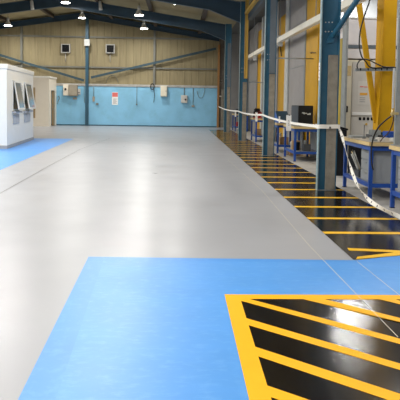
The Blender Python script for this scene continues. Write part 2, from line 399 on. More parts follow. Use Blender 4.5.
# gable posts, girts and braces
def wx(px, Y=YB): return D(px, 100, Y).x
px_ = D(87, 100, YB-.3).x
b = B(); box(b, px_-.10, px_+.10, YB-.40, YB-.385, 0, 7.0); box(b, px_-.10, px_+.10, YB-.29, YB-.275, 0, 7.0); box(b, px_-.012, px_+.012, YB-.385, YB-.29, 0, 7.0)
tag(obj('gable_post', b, 'post_blue'), 'tall blue steel post in the middle of the far wall', 'post')
for p, l in ((22, 'thin grey gable post left of the blue post'), (154, 'thin grey gable post right of the blue post')):
    x = wx(p); b = B(); box(b, x-.07, x+.07, YB-.12, YB+.03, 2.75, rz_(x)+.3)
    tag(obj('gable_post', b, 'girt'), l, 'post')
for p, l in (((80, 36.6), 'upper horizontal grey rail across the tan gable wall'), ((80, 66.8), 'lower horizontal grey rail across the tan gable wall')):
    z = D(p[0], p[1], YB-.1).z
    b = B(); box(b, XL+.1, XC-.05, YB-.05, YB+.02, z-.06, z+.04)
    tag(obj('wall_rail', b, 'girt'), l, 'rail')
for (a, c, l) in (((-10,52), (84,80.5), 'dark diagonal brace left of the blue post on the gable'), ((91,77.5), (216,48.6), 'dark diagonal brace right of the blue post on the gable')):
    b = B(); bar(b, D(*a, YB-.25), D(*c, YB-.25), .06, .15)
    tag(obj('diagonal_brace', b, 'brace_blue'), l, 'brace')

# ------------------------------------------------------------------ lamps
def make_lamp(x, y, z, label):
    t = thing('high_bay_lamp', label, 'lamp', (x, y, z), 'high bay lamps under the roof')
    b = B(); lathe(b, [(.235,0),(.22,.03),(.155,.16),(.09,.26),(.075,.30)], seg=20, cap=False); lathe(b, [(.225,.004),(.145,.16),(.08,.25)], seg=20, cap=False)
    obj('lamp_shade', b, 'shade', t, world=False)
    b = B(); lathe(b, [(.075,.30),(.085,.33),(.085,.46),(.05,.50)], seg=14); obj('lamp_housing', b, 'palesteel', t, world=False)
    b = B(); lathe(b, [(.215,-.02),(.22,.01),(.12,.04)], seg=20); obj('lamp_lens', b, 'lamp', t, 'glowing white lens', world=False)
    top = rz_(x)+.74 if x < XC else 6.2
    b = B(); tube(b, [(0,0,.50),(0,0,top-z)], .012, 6); obj('suspension_rod', b, 'darkgrey', t, world=False)
    return t
lampdata = [(-6.1, 37.4, 6.84, 'glowing high bay lamp before the blue gable post'), (-6.1, 32.0, 6.88, 'glowing high bay lamp at the top edge left of the ridge')]
p = D(144, 28.6, 37.4); lampdata.append((p.x, p.y, p.z, 'glowing high bay lamp hanging lowest right of the blue post'))
p = D(139, 15.2, 32); lampdata.append((p.x, p.y, p.z, 'glowing high bay lamp in front of the second last roof frame'))
p = D(177.5, 3.4, 27.9); lampdata.append((p.x, p.y, p.z, 'glowing high bay lamp at the top edge, rightmost of the lit lamps'))
p = D(8, 25.6, 37.4); lampdata.append((p.x, p.y, p.z, 'glowing high bay lamp at the far left above the cabin'))
p = D(82, 17.9, 37.4); lampdata[0] = (p.x, p.y, p.z, lampdata[0][3])
p = D(65.5, 2.6, 32); lampdata[1] = (p.x, p.y, p.z, lampdata[1][3])
LIT = []
for x, y, z, l in lampdata: make_lamp(x, y, z, l); LIT.append((x, y, z))
def light(name, loc, energy, size, spread=178, col=(1,.975,.93)):
    ld = bpy.data.lights.new(name, 'AREA'); ld.energy = energy; ld.color = col; ld.shape = 'DISK'; ld.size = size; ld.spread = math.radians(spread)
    o = bpy.data.objects.new(name, ld); C.objects.link(o); o.location = loc; return o
for x, y, z in LIT: light("lamp_light", (x, y, z-.03), 155, .42)
for y in (21, 15.5, 10, 4.5, -1):
    for x in (-10.6, -6.1, -2.0): light("lamp_light", (x, y, 6.2), 215, .42)
for y in (5, 12.5, 28.5, 35): light("lamp_light", (5.2, y, 6.0), 130, .42)
light('lamp_light', (6.15, 20.4, 5.7), 330, .6, 180)
# small white spotlights on the second last roof frame
for p, l in (((32,5), 'small unlit white spotlight on the roof frame, left'), ((100.3,5.5), 'small unlit white spotlight on the roof frame, right of the ridge')):
    q = D(p[0], p[1], 32.85)
    t = thing('spotlight', l, 'spotlight', q, 'white spotlights on the roof frame')
    b = B(); lathe(b, [(.05,.24),(.085,.22),(.095,-.20),(.10,-.24),(.07,-.24)], seg=14); bmesh.ops.rotate(b, cent=(0,0,0), matrix=Matrix.Rotation(-.12,3,'Y'), verts=b.verts)
    obj('spotlight_body', b, 'shade', t, world=False)
    b = B(); bar(b, (-.02,0,.2), (-.12,.24,.36), .03, .03); obj('bracket', b, 'palesteel', t, world=False)

# ------------------------------------------------------------------ fittings on the far wall
YW = YB-.2
def wallbox(px0, px1, py0, py1, Y, dep):
    a = D(px0, py1, Y); c = D(px1, py0, Y); return a.x, c.x, Y-dep, Y, a.z, c.z
for p, l in ((66, 'square dark extractor fan in a pale frame left of the blue post'), (110.5, 'square dark extractor fan in a pale frame right of the blue post')):
    c = D(p, 48.6 if p < 100 else 49.0, YB); t = thing('extractor_fan', l, 'fan', (c.x, YB+.03, c.z), 'extractor fans on the tan cladding')
    b = B()
    for s in (-1, 1):
        rbox(b, s*.265-.03, s*.265+.03, -.22, 0, -.295, .295, .01); rbox(b, -.235, .235, -.22, 0, s*.265-.03, s*.265+.03, .01)
    obj('fan_frame', b, 'ledge', t, world=False)
    b = B(); box(b, -.235, .235, -.10, -.02, -.235, .235)
    for k in range(5): bar(b, (-.235, -.2, -.15+.075*k), (.235, -.2, -.15+.075*k), .012, .012)
    lathe(b, [(.05,-.16),(.05,-.06)], (0,0,0), 12, 'y')
    for k in range(4):
        a = k*PI/2+.4; bar(b, (0,-.12,0), (.17*math.cos(a),-.12,.17*math.sin(a)), .02, .09)
    obj('fan_grille', b, 'dark', t, world=False)
    b = B(); tube(b, [(-.02,-.05,-.29),(-.02,-.05,-.85)], .022, 6); obj('conduit', b, 'ledge', t, world=False)
x0,x1,y0,y1,z0,z1 = wallbox(84.6, 90, 39.5, 46, YB-.4, .16)
t = thing('junction_box', 'small pale box high on the blue gable post', 'electrical box', ((x0+x1)/2, y1, z0))
b = B(); rbox(b, x0, x1, y0, y1, z0, z1, .012); obj('box_body', b, 'palesteel', t)
b = B(); lathe(b, [(.03,-.02),(.03,.0)], ((x0+x1)/2, y0, z1-.1), 10, 'y'); obj('indicator', b, 'shade', t)
# switch boxes on the left
x0,x1,y0,y1,z0,z1 = wallbox(63.8, 69, 84.5, 95.5, YW, .22)
t = thing('switch_box', 'cream switch box with a black knob on the blue wall', 'electrical box', ((x0+x1)/2, y1, z0))
b = B(); rbox(b, x0, x1, y0, y1, z0, z1, .015); obj('box_body', b, 'offwhite', t)
b = B(); lathe(b, [(.06,-.05),(.07,.0)], (x0+.15, y0, (z0+z1)/2+.05), 12, 'y'); obj('knob', b, 'dark', t)
x0,x1,y0,y1,z0,z1 = wallbox(69.3, 78, 84.8, 96, YW, .3)
t = thing('distribution_box', 'larger tan electrical box beside the cream switch box', 'electrical box', ((x0+x1)/2, y1, z0))
b = B(); rbox(b, x0, x1, y0, y1, z0, z1, .02); obj('box_body', b, 'tan', t)
b = B(); rbox(b, x0+.03, x1-.03, y0-.02, y0-.002, z0+.04, z1-.04, .008); obj('box_door', b, 'tan', t)
x0,x1,y0,y1,z0,z1 = wallbox(78.3, 80.6, 89, 94.5, YW, .16)
t = thing('isolator_switch', 'small grey isolator right of the tan electrical box', 'electrical box', ((x0+x1)/2, y1, z0))
b = B(); rbox(b, x0, x1, y0, y1, z0, z1, .01); obj('box_body', b, 'machgrey', t)
b = B(); lathe(b, [(.035,-.04),(.035,.0)], ((x0+x1)/2, y0, (z0+z1)/2-.05), 10, 'y'); obj('knob', b, 'dark', t)
b = B(); box(b, D(73,100,YW).x, D(77,100,YW).x, YW-.03, YW, D(75,99.5,YW).z, D(75,97.5,YW).z)
tag(obj('cable_gland', b, 'tan'), 'small tan fitting below the tan electrical box', 'fitting')
def drop(name, pts, r, m_, label, cat, ends=None):
    b = B(); tube(b, spline([D(p[0], p[1], YW-.03) for p in pts], 5), r, 6)
    t = obj(name, b, m_); tag(t, label, cat); return t
def socket(px, py, topy, label, w=2.4, h=3.0, m_='tan', tube_m='girt'):
    a = D(px-w/2, py+h/2, YW); c = D(px+w/2, py-h/2, YW)
    t = thing('wall_socket', label, 'socket', ((a.x+c.x)/2, YW, a.z), 'sockets hanging on conduits on the blue wall')
    b = B(); rbox(b, a.x, c.x, YW-.1, YW, a.z, c.z, .008); obj('socket_box', b, m_, t)
    e = D(px, topy, YW); b = B(); tube(b, [((a.x+c.x)/2, YW-.03, c.z), ((a.x+c.x)/2, YW-.03, e.z)], .016, 6); obj('conduit', b, tube_m, t)
socket(93.8, 99, 87, 'grey wall socket on a conduit, first right of the blue post', 2.2, 5)
socket(97.3, 104, 103.2, 'tiny dark wall fitting beside the grey socket right of the post', 2.4, 1.8, 'girt')
socket(193, 106, 88, 'small tan wall socket low right on the blue wall', 2.8, 1.6)
socket(136.8, 104.5, 85.5, 'thin pipe with a small end box right of the red sign', 1.4, 1.2, 'girt')
drop('wall_cable', [(84.3,86),(84.2,95),(84.4,103)], .014, 'girt', 'short dark cable left of the blue post on the blue wall', 'cable')
drop('wall_cable', [(58,96),(59.5,98),(58.2,101),(57.6,104)], .02, 'girt', 'dark looped cable beside the far cabin doorway', 'cable')
drop('wall_cable', [(197,91),(198,95),(200,98),(203,96.5),(204.5,91),(204.8,87)], .013, 'girt', 'thin dark cable hanging in a loop at the right of the blue wall', 'cable')
b = B(); pts = []
for k in range(50):
    a = k*2*PI/12.5; c = D(152.3, 86.6, YW-.07); pts.append((c.x+.12*math.cos(a)*(1+.06*math.sin(k)), YW-.07-.012*(k % 7)/2, c.z+.19*math.sin(a)*(1+.06*math.cos(k*1.7))))
tube(b, pts, .024, 6)
tube(b, spline([D(153.5,89,YW-.05), D(154.5,94,YW-.05), D(154.2,98,YW-.05), D(153.6,102.5,YW-.05)], 4), .018, 6)
tag(obj('coiled_hose', b, 'rubber'), 'coiled black hose hanging on the ledge of the blue wall', 'hose')
x0,x1,y0,y1,z0,z1 = wallbox(160.6, 167.2, 86, 96.5, YW, .3)
t = thing('wall_cabinet', 'pale cream cabinet hanging on the blue wall', 'cabinet', ((x0+x1)/2, y1, z0))
b = B(); rbox(b, x0, x1, y0, y1, z0, z1, .015); obj('cabinet_body', b, 'machine', t)
b = B(); rbox(b, x0+.03, x1-.03, y0-.025, y0-.003, z0+.03, z1-.03, .008); d_ = obj('cabinet_door', b, 'machine', t)
b = B(); box(b, x1-.08, x1-.055, y0-.045, y0-.025, (z0+z1)/2-.04, (z0+z1)/2+.04); obj('handle', b, 'darkgrey', d_)
x0,x1,y0,y1,z0,z1 = wallbox(181, 187.3, 95.3, 102.8, YW, .2)
t = thing('isolator_box', 'grey box with a round dark knob on the blue wall', 'electrical box', ((x0+x1)/2, y1, z0))
b = B(); rbox(b, x0, x1, y0, y1, z0, z1, .015); obj('box_body', b, 'machgrey', t)
b = B(); lathe(b, [(.055,-.05),(.06,0)], (x1-.12, y0, z0+.22), 12, 'y'); obj('knob', b, 'dark', t)
b = B(); tube(b, [((x0+x1)/2,YW-.03,z1),((x0+x1)/2,YW-.03,2.6)], .022, 6); obj('conduit', b, 'girt', t)
# red and white notice
x0,x1,y0,y1,z0,z1 = wallbox(112, 118, 92.3, 104.8, YW, .015)
t = thing('wall_notice', 'red and white notice on the blue wall', 'sign', ((x0+x1)/2, y1, z0))
b = B(); box(b, x0, x1, y0, y1, z0, z1); obj('notice_board', b, 'paper', t)
b = B(); box(b, x0+.01, x1-.01, y0-.004, y0, z1-.30, z1-.02); obj('notice_header', b, 'signred', t, 'red top of the notice')
b = B()
for k in range(5):
    box(b, x0+.07, x1-.07-.04*(k % 2), y0-.004, y0, z0+.07+.075*k, z0+.095+.075*k)
obj('notice_text', b, 'ink', t)
# cable on top of the cladding ledge, thin conduit runs
b = B(); pts = [D(p[0], p[1], YB-.02) for p in ((106,82.5),(108,78),(111,75.5),(114.5,76),(117,79),(118,82.5))]
tube(b, spline(pts, 5), .02, 6); tag(obj('cable_loop', b, 'girt'), 'dark arched cable above the ledge right of the blue post', 'cable')
# brown timber edge at the right end of the far wall
a = D(217.0, 127, YW-.5)
b = B(); box(b, a.x-.02, a.x+.11, YW-.54, YW-.42, 0, 5.4); tag(obj('timber_post', b, 'wood'), 'orange brown timber post at the right end of the blue wall', 'post')
a2 = D(220, 96.3, YW-.35); b = B(); rbox(b, a2.x-.06, a2.x+.09, YW-.45, YW-.33, a2.z-.04, a2.z+.04, .01); tag(obj('wall_light', b, 'offwhite'), 'tiny cream fitting on the timber post in the corner', 'fitting')

# ------------------------------------------------------------------ white cabins
n_ = G(7, 149); f_ = G(33.3, 139.7); dv = Vector((f_.x-n_.x, f_.y-n_.y)); LEN = dv.length; ang = math.atan2(dv.y, dv.x)-PI/2
cab = thing('site_cabin', 'white cabin with two tilted open windows on the blue floor strip', 'cabin', (n_.x, n_.y, .003), None, ang)
inv = Matrix.Rotation(-ang, 4, 'Z') @ Matrix.Translation((-n_.x, -n_.y, -.003))
def side(px, py):                             # a place on the cabin's right hand face: (along, height)
    d = inv.to_3x3() @ ray(px, py); e = inv @ EYE; q = e + d*(-e.x/d.x); return q.y, q.z
CH = 2.74
wins = []
for (xa, xb, yt, yb_) in ((12.2, 19.2, 81, 110.8), (23.4, 30.0, 83, 110.0)):
    ya, zt = side(xa, yt); yb2, zb = side(xb, yb_); ya2, zb2 = side(xa, yb_)
    wins.append((ya, yb2, zb2, zt))
wins = [(w[0], w[1], 1.235, 2.28) for w in wins]
b = B(); ys = [0]+[v for w in wins for v in w[:2]]+[LEN]
for i in range(0, len(ys), 2): box(b, -.08, 0, ys[i], ys[i+1], 0, CH)
for w in wins: box(b, -.08, 0, w[0], w[1], 0, w[2]); box(b, -.08, 0, w[0], w[1], w[3], CH)
box(b, -5, -.08, 0, .08, 0, CH); box(b, -5, -.08, LEN-.08, LEN, 0, CH); box(b, -5, -4.92, .08, LEN-.08, 0, CH)
obj('cabin_walls', b, 'white', cab, world=False)
b = B(); rbox(b, -5.03, .035, -.035, LEN+.035, CH-.13, CH+.03, .012); obj('cabin_roof', b, 'white', cab, world=False)
b = B(); box(b, -5.01, .015, -.015, LEN+.015, 0, .11); obj('plinth', b, 'plinth', cab, world=False)
for wi, w in enumerate(wins):
    b = B(); e = .055
    box(b, -.06, .03, w[0], w[0]+e, w[2], w[3]); box(b, -.06, .03, w[1]-e, w[1], w[2], w[3]); box(b, -.06, .03, w[0]+e, w[1]-e, w[2], w[2]+e); box(b, -.06, .03, w[0]+e, w[1]-e, w[3]-e, w[3])
    wf = obj('cabin_window', b, 'frame_white', cab, world=False)
    b = B(); box(b, -.05, -.04, w[0]+e, w[1]-e, w[2]+e, w[3]-e); obj('blind', b, 'brown', wf, world=False)
    # sash hinged at the top, swung outwards
    hh = w[3]-w[2]-.06; t_ = bmesh.new(); s_ = .05; yy0, yy1 = w[0]+.03, w[1]-.03
    box(t_, 0, .04, yy0, yy0+s_, -hh, 0); box(t_, 0, .04, yy1-s_, yy1, -hh, 0); box(t_, 0, .04, yy0+s_, yy1-s_, -s_, 0); box(t_, 0, .04, yy0+s_, yy1-s_, -hh, -hh+s_)
    mt = Matrix.Translation((.035, 0, w[3]-.03)) @ Matrix.Rotation(-math.radians(9.5), 4, 'Y')
    b = B(); merge(b, t_, mt); so = obj('open_sash', b, 'frame_white', cab, world=False)
    t_ = bmesh.new(); box(t_, .012, .022, yy0+s_, yy1-s_, -hh+s_, -s_); b = B(); merge(b, t_, mt); obj('pane', b, 'glass', so, world=False)
    b = B(); rbox(b, 0, .12, w[0]-.04, w[1]+.04, w[2]-.08, w[2]-.02, .01); obj('window_sill', b, 'greyvent', cab, world=False)
    b = B(); rbox(b, 0, .03, w[0]+.08, w[1]-.10, w[2]-.46, w[2]-.14, .008)
    for k in range(5): box(b, .03, .036, w[0]+.11, w[1]-.13, w[2]-.42+k*.055, w[2]-.395+k*.055)
    obj('wall_vent', b, 'greyvent', cab, world=False)
# far cabin
Yc = 37.6; xr = D(49.2, 125, Yc).x; HC = D(49.2, 77.5, Yc).z
cab2 = thing('far_cabin', 'cream cabin with an open doorway against the far blue wall', 'cabin', (xr, Yc, 0))
b = B(); xl = xr-5
d0, d1 = 38.1, 39.2
box(b, xl, xr, Yc, Yc+.08, 0, HC); box(b, xr-.08, xr, Yc+.08, d0, 0, HC); box(b, xr-.08, xr, d1, YW-.02, 0, HC); box(b, xr-.08, xr, d0, d1, 2.25, HC)
box(b, xl, xl+.08, Yc+.08, YW-.02, 0, HC); obj('cabin_walls', b, 'offwhite', cab2)
b = B(); rbox(b, xl-.05, xr+.05, Yc-.05, YW-.02, HC-.02, HC+.08, .01); obj('cabin_roof', b, 'white', cab2)
b = B(); box(b, xr-.09, xr+.02, d0-.06, d0, 0, 2.31); box(b, xr-.09, xr+.02, d1, d1+.06, 0, 2.31); box(b, xr-.09, xr+.02, d0, d1, 2.25, 2.31); obj('door_frame', b, 'offwhite', cab2)
b = B(); box(b, xr-.9, xr-.86, Yc+.3, YW-.2, 0.02, 2.2); obj('dark_interior_sheet', b, 'dark', cab2, 'black sheet painting the unlit interior behind the doorway')  # black sheet stands in for the shade inside the cabin
b = B(); box(b, xr-.07, xr-.03, d0+.62, d1-.01, .02, 2.24); do = obj('sliding_door', b, 'brown', cab2, 'brown sliding door half open')
b = B(); box(b, xr-.03, xr-.005, d0+.66, d0+.72, 1.0, 1.12); obj('handle', b, 'steel', do)
w0 = D(33.4, 118, Yc); w1 = D(35.2, 87.5, Yc)
b = B(); box(b, w0.x, w1.x, Yc-.02, Yc, w0.z, w1.z); obj('side_window', b, 'brown', cab2, 'narrow brown window')

# ------------------------------------------------------------------ overhead steel and machine bay
a = D(321, 18.3, XP(321,18,3.7).y); 
p0 = XP(250, 56.5, 3.7); p1 = XP(310, 23.5, 3.7); p2 = XP(345, 5.5, 3.7)
dirn = (p1-p0).normalized(); s0 = p0 - dirn*3.5; s1 = p2 + (p2-p1).normalized()*3
b = B(); bar(b, (3.7, s0.y, s0.z), (3.7, p1.y, p1.z), .16, .17); bar(b, (3.7, p1.y, p1.z), (3.7, s1.y, s1.z), .16, .17)
t = thing('overhead_beam', 'long white beam running overhead behind the blue columns', 'beam', (3.7, 12, 3.8))
obj('beam', b, 'beam_white', t)
b = B()
for y in (14.5, 22.3, 29.8): box(b, 3.61, 3.79, y, y+.03, 3.74, 4.14)
obj('joint_plate', b, 'palesteel', t)
for y in (16.5, 22.4, 30.2):
    b = B(); tube(b, [(3.7,y,4.0),(3.7,y,6.2)], .012, 6); obj('hanger', b, 'steel', t)
# crane rail
q = D(246.3, 13, 25.6)
t = thing('crane_rail', 'golden yellow rail above a dark beam along the column tops', 'rail', (q.x, 25.6, q.z-.3))
b = B(); bar(b, (q.x, 25.6, q.z), (q.x, 4, q.z-.05), .13, .11); obj('rail', b, 'gold', t)
b = B(); bar(b, (q.x+.17, 25.8, q.z-.16), (q.x+.17, 4, q.z-.2), .2, .24); obj('support_beam', b, 'navy', t)
a = D(243.9, 78.5, 25.68); c = D(247.2, 78.5, 25.68)
b = B(); box(b, a.x, c.x, 25.6, 25.7, a.z, q.z+1.2); box(b, a.x, a.x+.02, 25.57, 25.6, a.z, q.z+1.2)
obj('drop_post', b, 'gold', t)
# blue knee brace at the nearest column
b = B(); e0 = D(332.5, 36.5, 11.0); e1 = D(357, 0, 10.6); e2 = e1+(e1-e0)*1.6
tube(b, [e0, e1, e2], .05, 14); t = thing('knee_brace', 'blue tubular brace slanting up from the nearest column', 'brace', e0)
obj('brace_tube', b, 'teal', t)
b = B(); prism(b, [(e0.x-.10,e0.z-.12),(e0.x+.04,e0.z-.10),(e0.x+.08,e0.z+.06),(e0.x-.02,e0.z+.08)], 'y', 11.06, 11.12); obj('gusset_plate', b, 'teal', t)
# sticker on the flange of the nearest column
s = XP(317.8, 80, XC-.002)
b = B(); box(b, XC-.004, XC-.0008, 11.07, 11.145, 2.05, 2.38)
t = thing('warning_sticker', 'white printed sticker on the edge of the nearest blue column', 'sticker', (XC, 11.1, 2.05))
st_ = obj('sticker_sheet', b, 'paper', t)
for k in range(4):
    b = B(); box(b, XC-.006, XC-.004, 11.085, 11.13-.015*(k % 2), 2.09+k*.07, 2.11+k*.07); obj('printed_line', b, 'ink', st_)

# tall panels and yellow machine towers along the far side of the benches
PX = 4.1; TZ = 5.4
def yat(px): return XP(px, 104, PX).y
def panel(name, xa, xb, m_, label, cat, top=TZ, dep=.5, front=0, group=None, ribs=True):
    y1, y0 = yat(xa), yat(xb); t = thing(name, label, cat, (PX+front, y0, 0), group)
    b = B(); rbox(b, PX+front, PX+front+dep, y0, y1, .0, top, .012); obj('panel_body', b, m_, t)
    if ribs:
        b = B(); box(b, PX+front-.02, PX+front, y0, y0+.05, .0, top); box(b, PX+front-.02, PX+front, y1-.05, y1, 0, top)
        for z in (1.4, 2.9, 4.4): box(b, PX+front-.012, PX+front, y0+.05, y1-.05, z, z+.02)
        obj('edge_strip', b, 'steel', t)
    return t
panel('machine_tower', 304.6, 316.5, 'yellow', 'wide yellow machine tower just left of the nearest column', 'machine', 6.1, .3, ribs=False)
panel('partition_panel', 288.2, 303.6, 'panel', 'mauve grey partition panel behind the black box', 'panel', 6.0)
panel('steel_post', 303.7, 304.5, 'steel', 'slim grey post between the grey panel and the wide yellow tower', 'post', 6.1, .1, -.02, ribs=False)
panel('steel_post', 284.6, 287.8, 'palesteel', 'flaking pale grey post left of the mauve grey panel', 'post', 5.9, .12, -.04, ribs=False)
panel('machine_tower', 277.5, 284.2, 'yellow', 'yellow machine tower right of the second column', 'machine', 5.15, .7, ribs=False)
panel('partition_panel', 262.2, 277.0, 'panel', 'grey partition panel hidden behind the second column', 'panel', 5.9)
panel('machine_tower', 257.0, 260.6, 'yellow', 'slim yellow machine tower left of the second column', 'machine', 5.4, .7, ribs=False)
panel('steel_post', 260.9, 262.0, 'palesteel', 'slim pale post just left of the second column', 'post', 5.9, .12, -.04, ribs=False)
panel('partition_panel', 248.6, 256.6, 'panel', 'brownish grey partition panel right of the third column', 'panel', 5.9)
panel('partition_panel', 241.5, 248.3, 'panel', 'grey partition panel behind the third column', 'panel', 5.9)
panel('machine_tower', 331.5, 340.6, 'mustard', 'dull mustard upright just right of the nearest column', 'machine', 3.3, .05, ribs=False)
panel('steel_post', 341.0, 345.0, 'steel', 'grey green steel upright beside the cream machine', 'post', 6.1, .05, -.01, ribs=False)
# white mottled sheets between the third and fourth column
b = B(); rr = random.Random(3)
for k in range(8):
    y = 36.1+k*.42; z = .002
    while z < 5.2:
        h = rr.uniform(.2,.6); dx = rr.uniform(0,.1); box(b, 3.9+dx, 3.95+dx, y, y+.36, z, z+h*.85); z += h
tag(obj('stacked_sheets', b, 'palesteel'), 'pale mottled sheets on a rack between the far columns', 'rack')
# thin rails across the panels
for yy, py, l in ((frames[1]+.06, 58.3, 'thin grey tie running from the second column to the yellow tower'), (frames[2]+.06, 82.3, 'thin grey tie running from the third column to the panels')):
    z = D(285 if yy < 20 else 255, py, yy).z
    b = B(); tube(b, [(XC+.35, yy, z), (PX+.01, yy, z)], .02, 8); lathe(b, [(.05,0),(.05,.015)], (XC+.355, yy, z), 10, 'x')
    tag(obj('tie_rod', b, 'steel'), l, 'rod')
# squiggle cable on the yellow tower
b = B(); pts = [XP(p[0], p[1], PX-.03) for p in ((310.5,52.6),(311.3,53.4),(311.8,52),(313,52.6),(315.5,52.8))]
tube(b, spline(pts, 4), .012, 6); tag(obj('hook_cable', b, 'rubber'), 'small dark hooked cable on the wide yellow tower', 'cable')
# hanging cable on the tower right of the second column
b = B(); pts = [XP(p[0], p[1], PX-.04) for p in ((279,36.5),(282,37),(284,38.5),(281,43),(280.8,50),(281.5,56))]
tube(b, spline(pts, 5), .02, 6); tag(obj('hanging_cable', b, 'rubber'), 'dark cable hanging down the yellow tower right of the second column', 'cable')

# cream machine right of the nearest column
YM = 15.4
def mz(py, px=360): return D(px, py, YM).z
def mx_(px): return D(px, 90, YM).x
t = thing('machining_centre', 'tall cream and grey machine behind the nearest workbench', 'machine', (mx_(345.5), YM, 0))
XA, XB_ = mx_(345.3), mx_(345.3)+2.6
b = B(); rbox(b, XA, XB_, YM, YM+2.2, 0.02, mz(60), .02); obj('machine_body', b, 'machine', t)
b = B(); rbox(b, XA+.03, XB_, YM+.05, YM+2.1, mz(58.5), mz(48.2), .01); obj('upper_panel', b, 'machwhite', t)
b = B(); box(b, XA+.04, XB_, YM+.03, YM+2.1, mz(48.0), mz(45)); obj('dark_seam', b, 'cover', t)
b = B(); rbox(b, XA+.02, XB_, YM+.05, YM+2.1, mz(45), mz(18.4), .01); obj('upper_panel', b, 'machwhite', t)
b = B(); box(b, XA-.05, XB_+.3, YM+.02, YM+2.0, mz(18.4), mz(17.2)); obj('top_rail', b, 'paper', t)
b = B(); rbox(b, mx_(351.5), XB_, YM-.03, YM-.002, .3, mz(62), .01); dr = obj('front_door', b, 'machgrey', t, 'warm grey front door')
b = B(); rbox(b, mx_(345.6), mx_(348), YM-.06, YM-.0, mz(112.5), mz(106), .012); obj('handle', b, 'dark', t)
b = B(); rbox(b, mx_(352), XB_, YM-.06, YM-.032, mz(115.2), mz(112.2), .005); obj('door_rail', b, 'paper', dr)
b = B()
for k in range(5): rbox(b, mx_(359.2+k*4), mx_(361.8+k*4), YM-.045, YM-.031, mz(120.2), mz(117.2), .006)
obj('vent_slot', b, 'dark', dr)
b = B(); lathe(b, [(.03,-.02),(.03,0)], (mx_(367), YM-.03, mz(124)), 12, 'y'); obj('button', b, 'gold', dr)
b = B(); box(b, mx_(357.6), mx_(369.5), YM-.036, YM-.03, mz(104.5), mz(81)); nt = obj('notice', b, 'machpale', dr)
b = B(); box(b, mx_(359.5), mx_(363), YM-.039, YM-.036, mz(87.2), mz(86.2)); box(b, mx_(363.5), mx_(367), YM-.039, YM-.036, mz(87.4), mz(86.5)); obj('red_text', b, 'signred', nt)
b = B(); box(b, mx_(359.5), mx_(367), YM-.039, YM-.036, mz(95.2), mz(92.8)); obj('orange_text', b, 'orange', nt)
b = B()
for k in range(3): box(b, mx_(359.5), mx_(365), YM-.039, YM-.036, mz(98+k*2), mz(97.5+k*2))
obj('small_text', b, 'ink', nt)
b = B(); box(b, mx_(346.4), mx_(350.6), YM-.006, YM-.001, mz(76), mz(66)); obj('label_plate', b, 'ply', t)
# light grey fascia above and behind it
b = B(); rbox(b, 5.2, 10.5, 22.0, 22.2, 0.0, 6.15, .01); tag(obj('hanging_screen', b, 'cabgrey'), 'bluish grey panel above the cream machine', 'panel')

# yellow upright with a slanting stiffener
YY = 13.0
def yx(px, py=66): return D(px, py, YY).x
zb = D(384, 132.5, YY).z
t = thing('yellow_gantry', 'broad yellow upright with a slanting yellow stiffener above the workbench', 'machine frame', (yx(384), YY, 0))
b = B(); zt = 6.1
prism(b, [(yx(376.5,130), zb+.02), (yx(394,130), zb), (yx(395.3,60), 3.0), (yx(397,0), 6.1), (yx(384.2,0), 6.1), (yx(381.6,66), 2.4)], 'y', YY, YY+.12)
obj('upright', b, 'yellow', t)
b = B()
for zz0, zz1, pa, pb in ((zb, 2.4, (375.0, 376.8, 130), (377.5, 381.6, 66)), (2.4, 6.1, (377.5, 381.6, 66), (380.2, 384.2, 0))):
    lo = [(yx(pa[0],pa[2]), YY+.16), (yx(pa[1],pa[2]), YY-.03), (yx(pa[1],pa[2]), YY), (yx(pa[0],pa[2])+.012, YY+.17)]
    hi = [(yx(pb[0],pb[2]), YY+.16), (yx(pb[1],pb[2]), YY-.03), (yx(pb[1],pb[2]), YY), (yx(pb[0],pb[2])+.012, YY+.17)]
    va = [b.verts.new((p[0], p[1], zz0)) for p in lo]; vb = [b.verts.new((p[0], p[1], zz1)) for p in hi]
    b.faces.new(va); b.faces.new(vb)
    for k in range(4): b.faces.new((va[k], va[(k+1)%4], vb[(k+1)%4], vb[k]))
obj('edge_flange', b, 'yellow', t)
b = B(); bar(b, D(376.0,122,YY+.1), D(357.0,-10,YY+.1), .11, .07); obj('stiffener', b, 'yellow', t)
b = B(); box(b, yx(373,130), yx(396,130), YY-.02, YY+.3, .0, zb+.0); obj('base', b, 'navy', t, 'dark blue base block')
# cable arm fixed on the upright
YA = 12.85
t = thing('cable_bracket', 'grey slotted arm with black hoses crossing the yellow upright', 'bracket', (D(396,69,YA).x, YA, D(396,69,YA).z))
a = D(355.2, 69.6, YA); c = D(397, 69.3, YA)
b = B(); bar(b, (a.x, YA, a.z), (c.x, YA, c.z), .05, .055); bar(b, (a.x, YA-.04, a.z-.03), (c.x, YA-.04, c.z-.03), .06, .012)
obj('arm', b, 'steel', t)
b = B()
for f in (.12,.3,.48,.62,.75,.9): q = Vector(a).lerp(Vector(c), f); box(b, q.x-.012, q.x+.012, YA-.032, YA-.026, q.z-.03, q.z+.03)
obj('cable_tie', b, 'dark', t)
b = B(); tube(b, spline([D(p[0],p[1],YA-.03) for p in ((370,-8),(369.2,2),(365,14),(360.5,30),(359.3,45),(361.5,56),(366,62),(371,67.5),(384,67.8),(396,67.6))], 6), .015, 8)
obj('hose', b, 'rubber', t)
b = B(); tube(b, spline([D(p[0],p[1],YA-.055) for p in ((357.4,68.5),(357.2,65),(359.5,60.8),(364,59.0),(370,60.5),(377,64),(384,66.8),(394,67.2))], 6), .014, 8)
obj('hose', b, 'rubber', t)
a = D(369.5, -2, YA-.03); b = B(); rbox(b, a.x-.08, a.x+.1, YA-.1, YA+.06, a.z-.03, a.z+.2, .02); obj('hose_reel', b, 'palesteel', t)

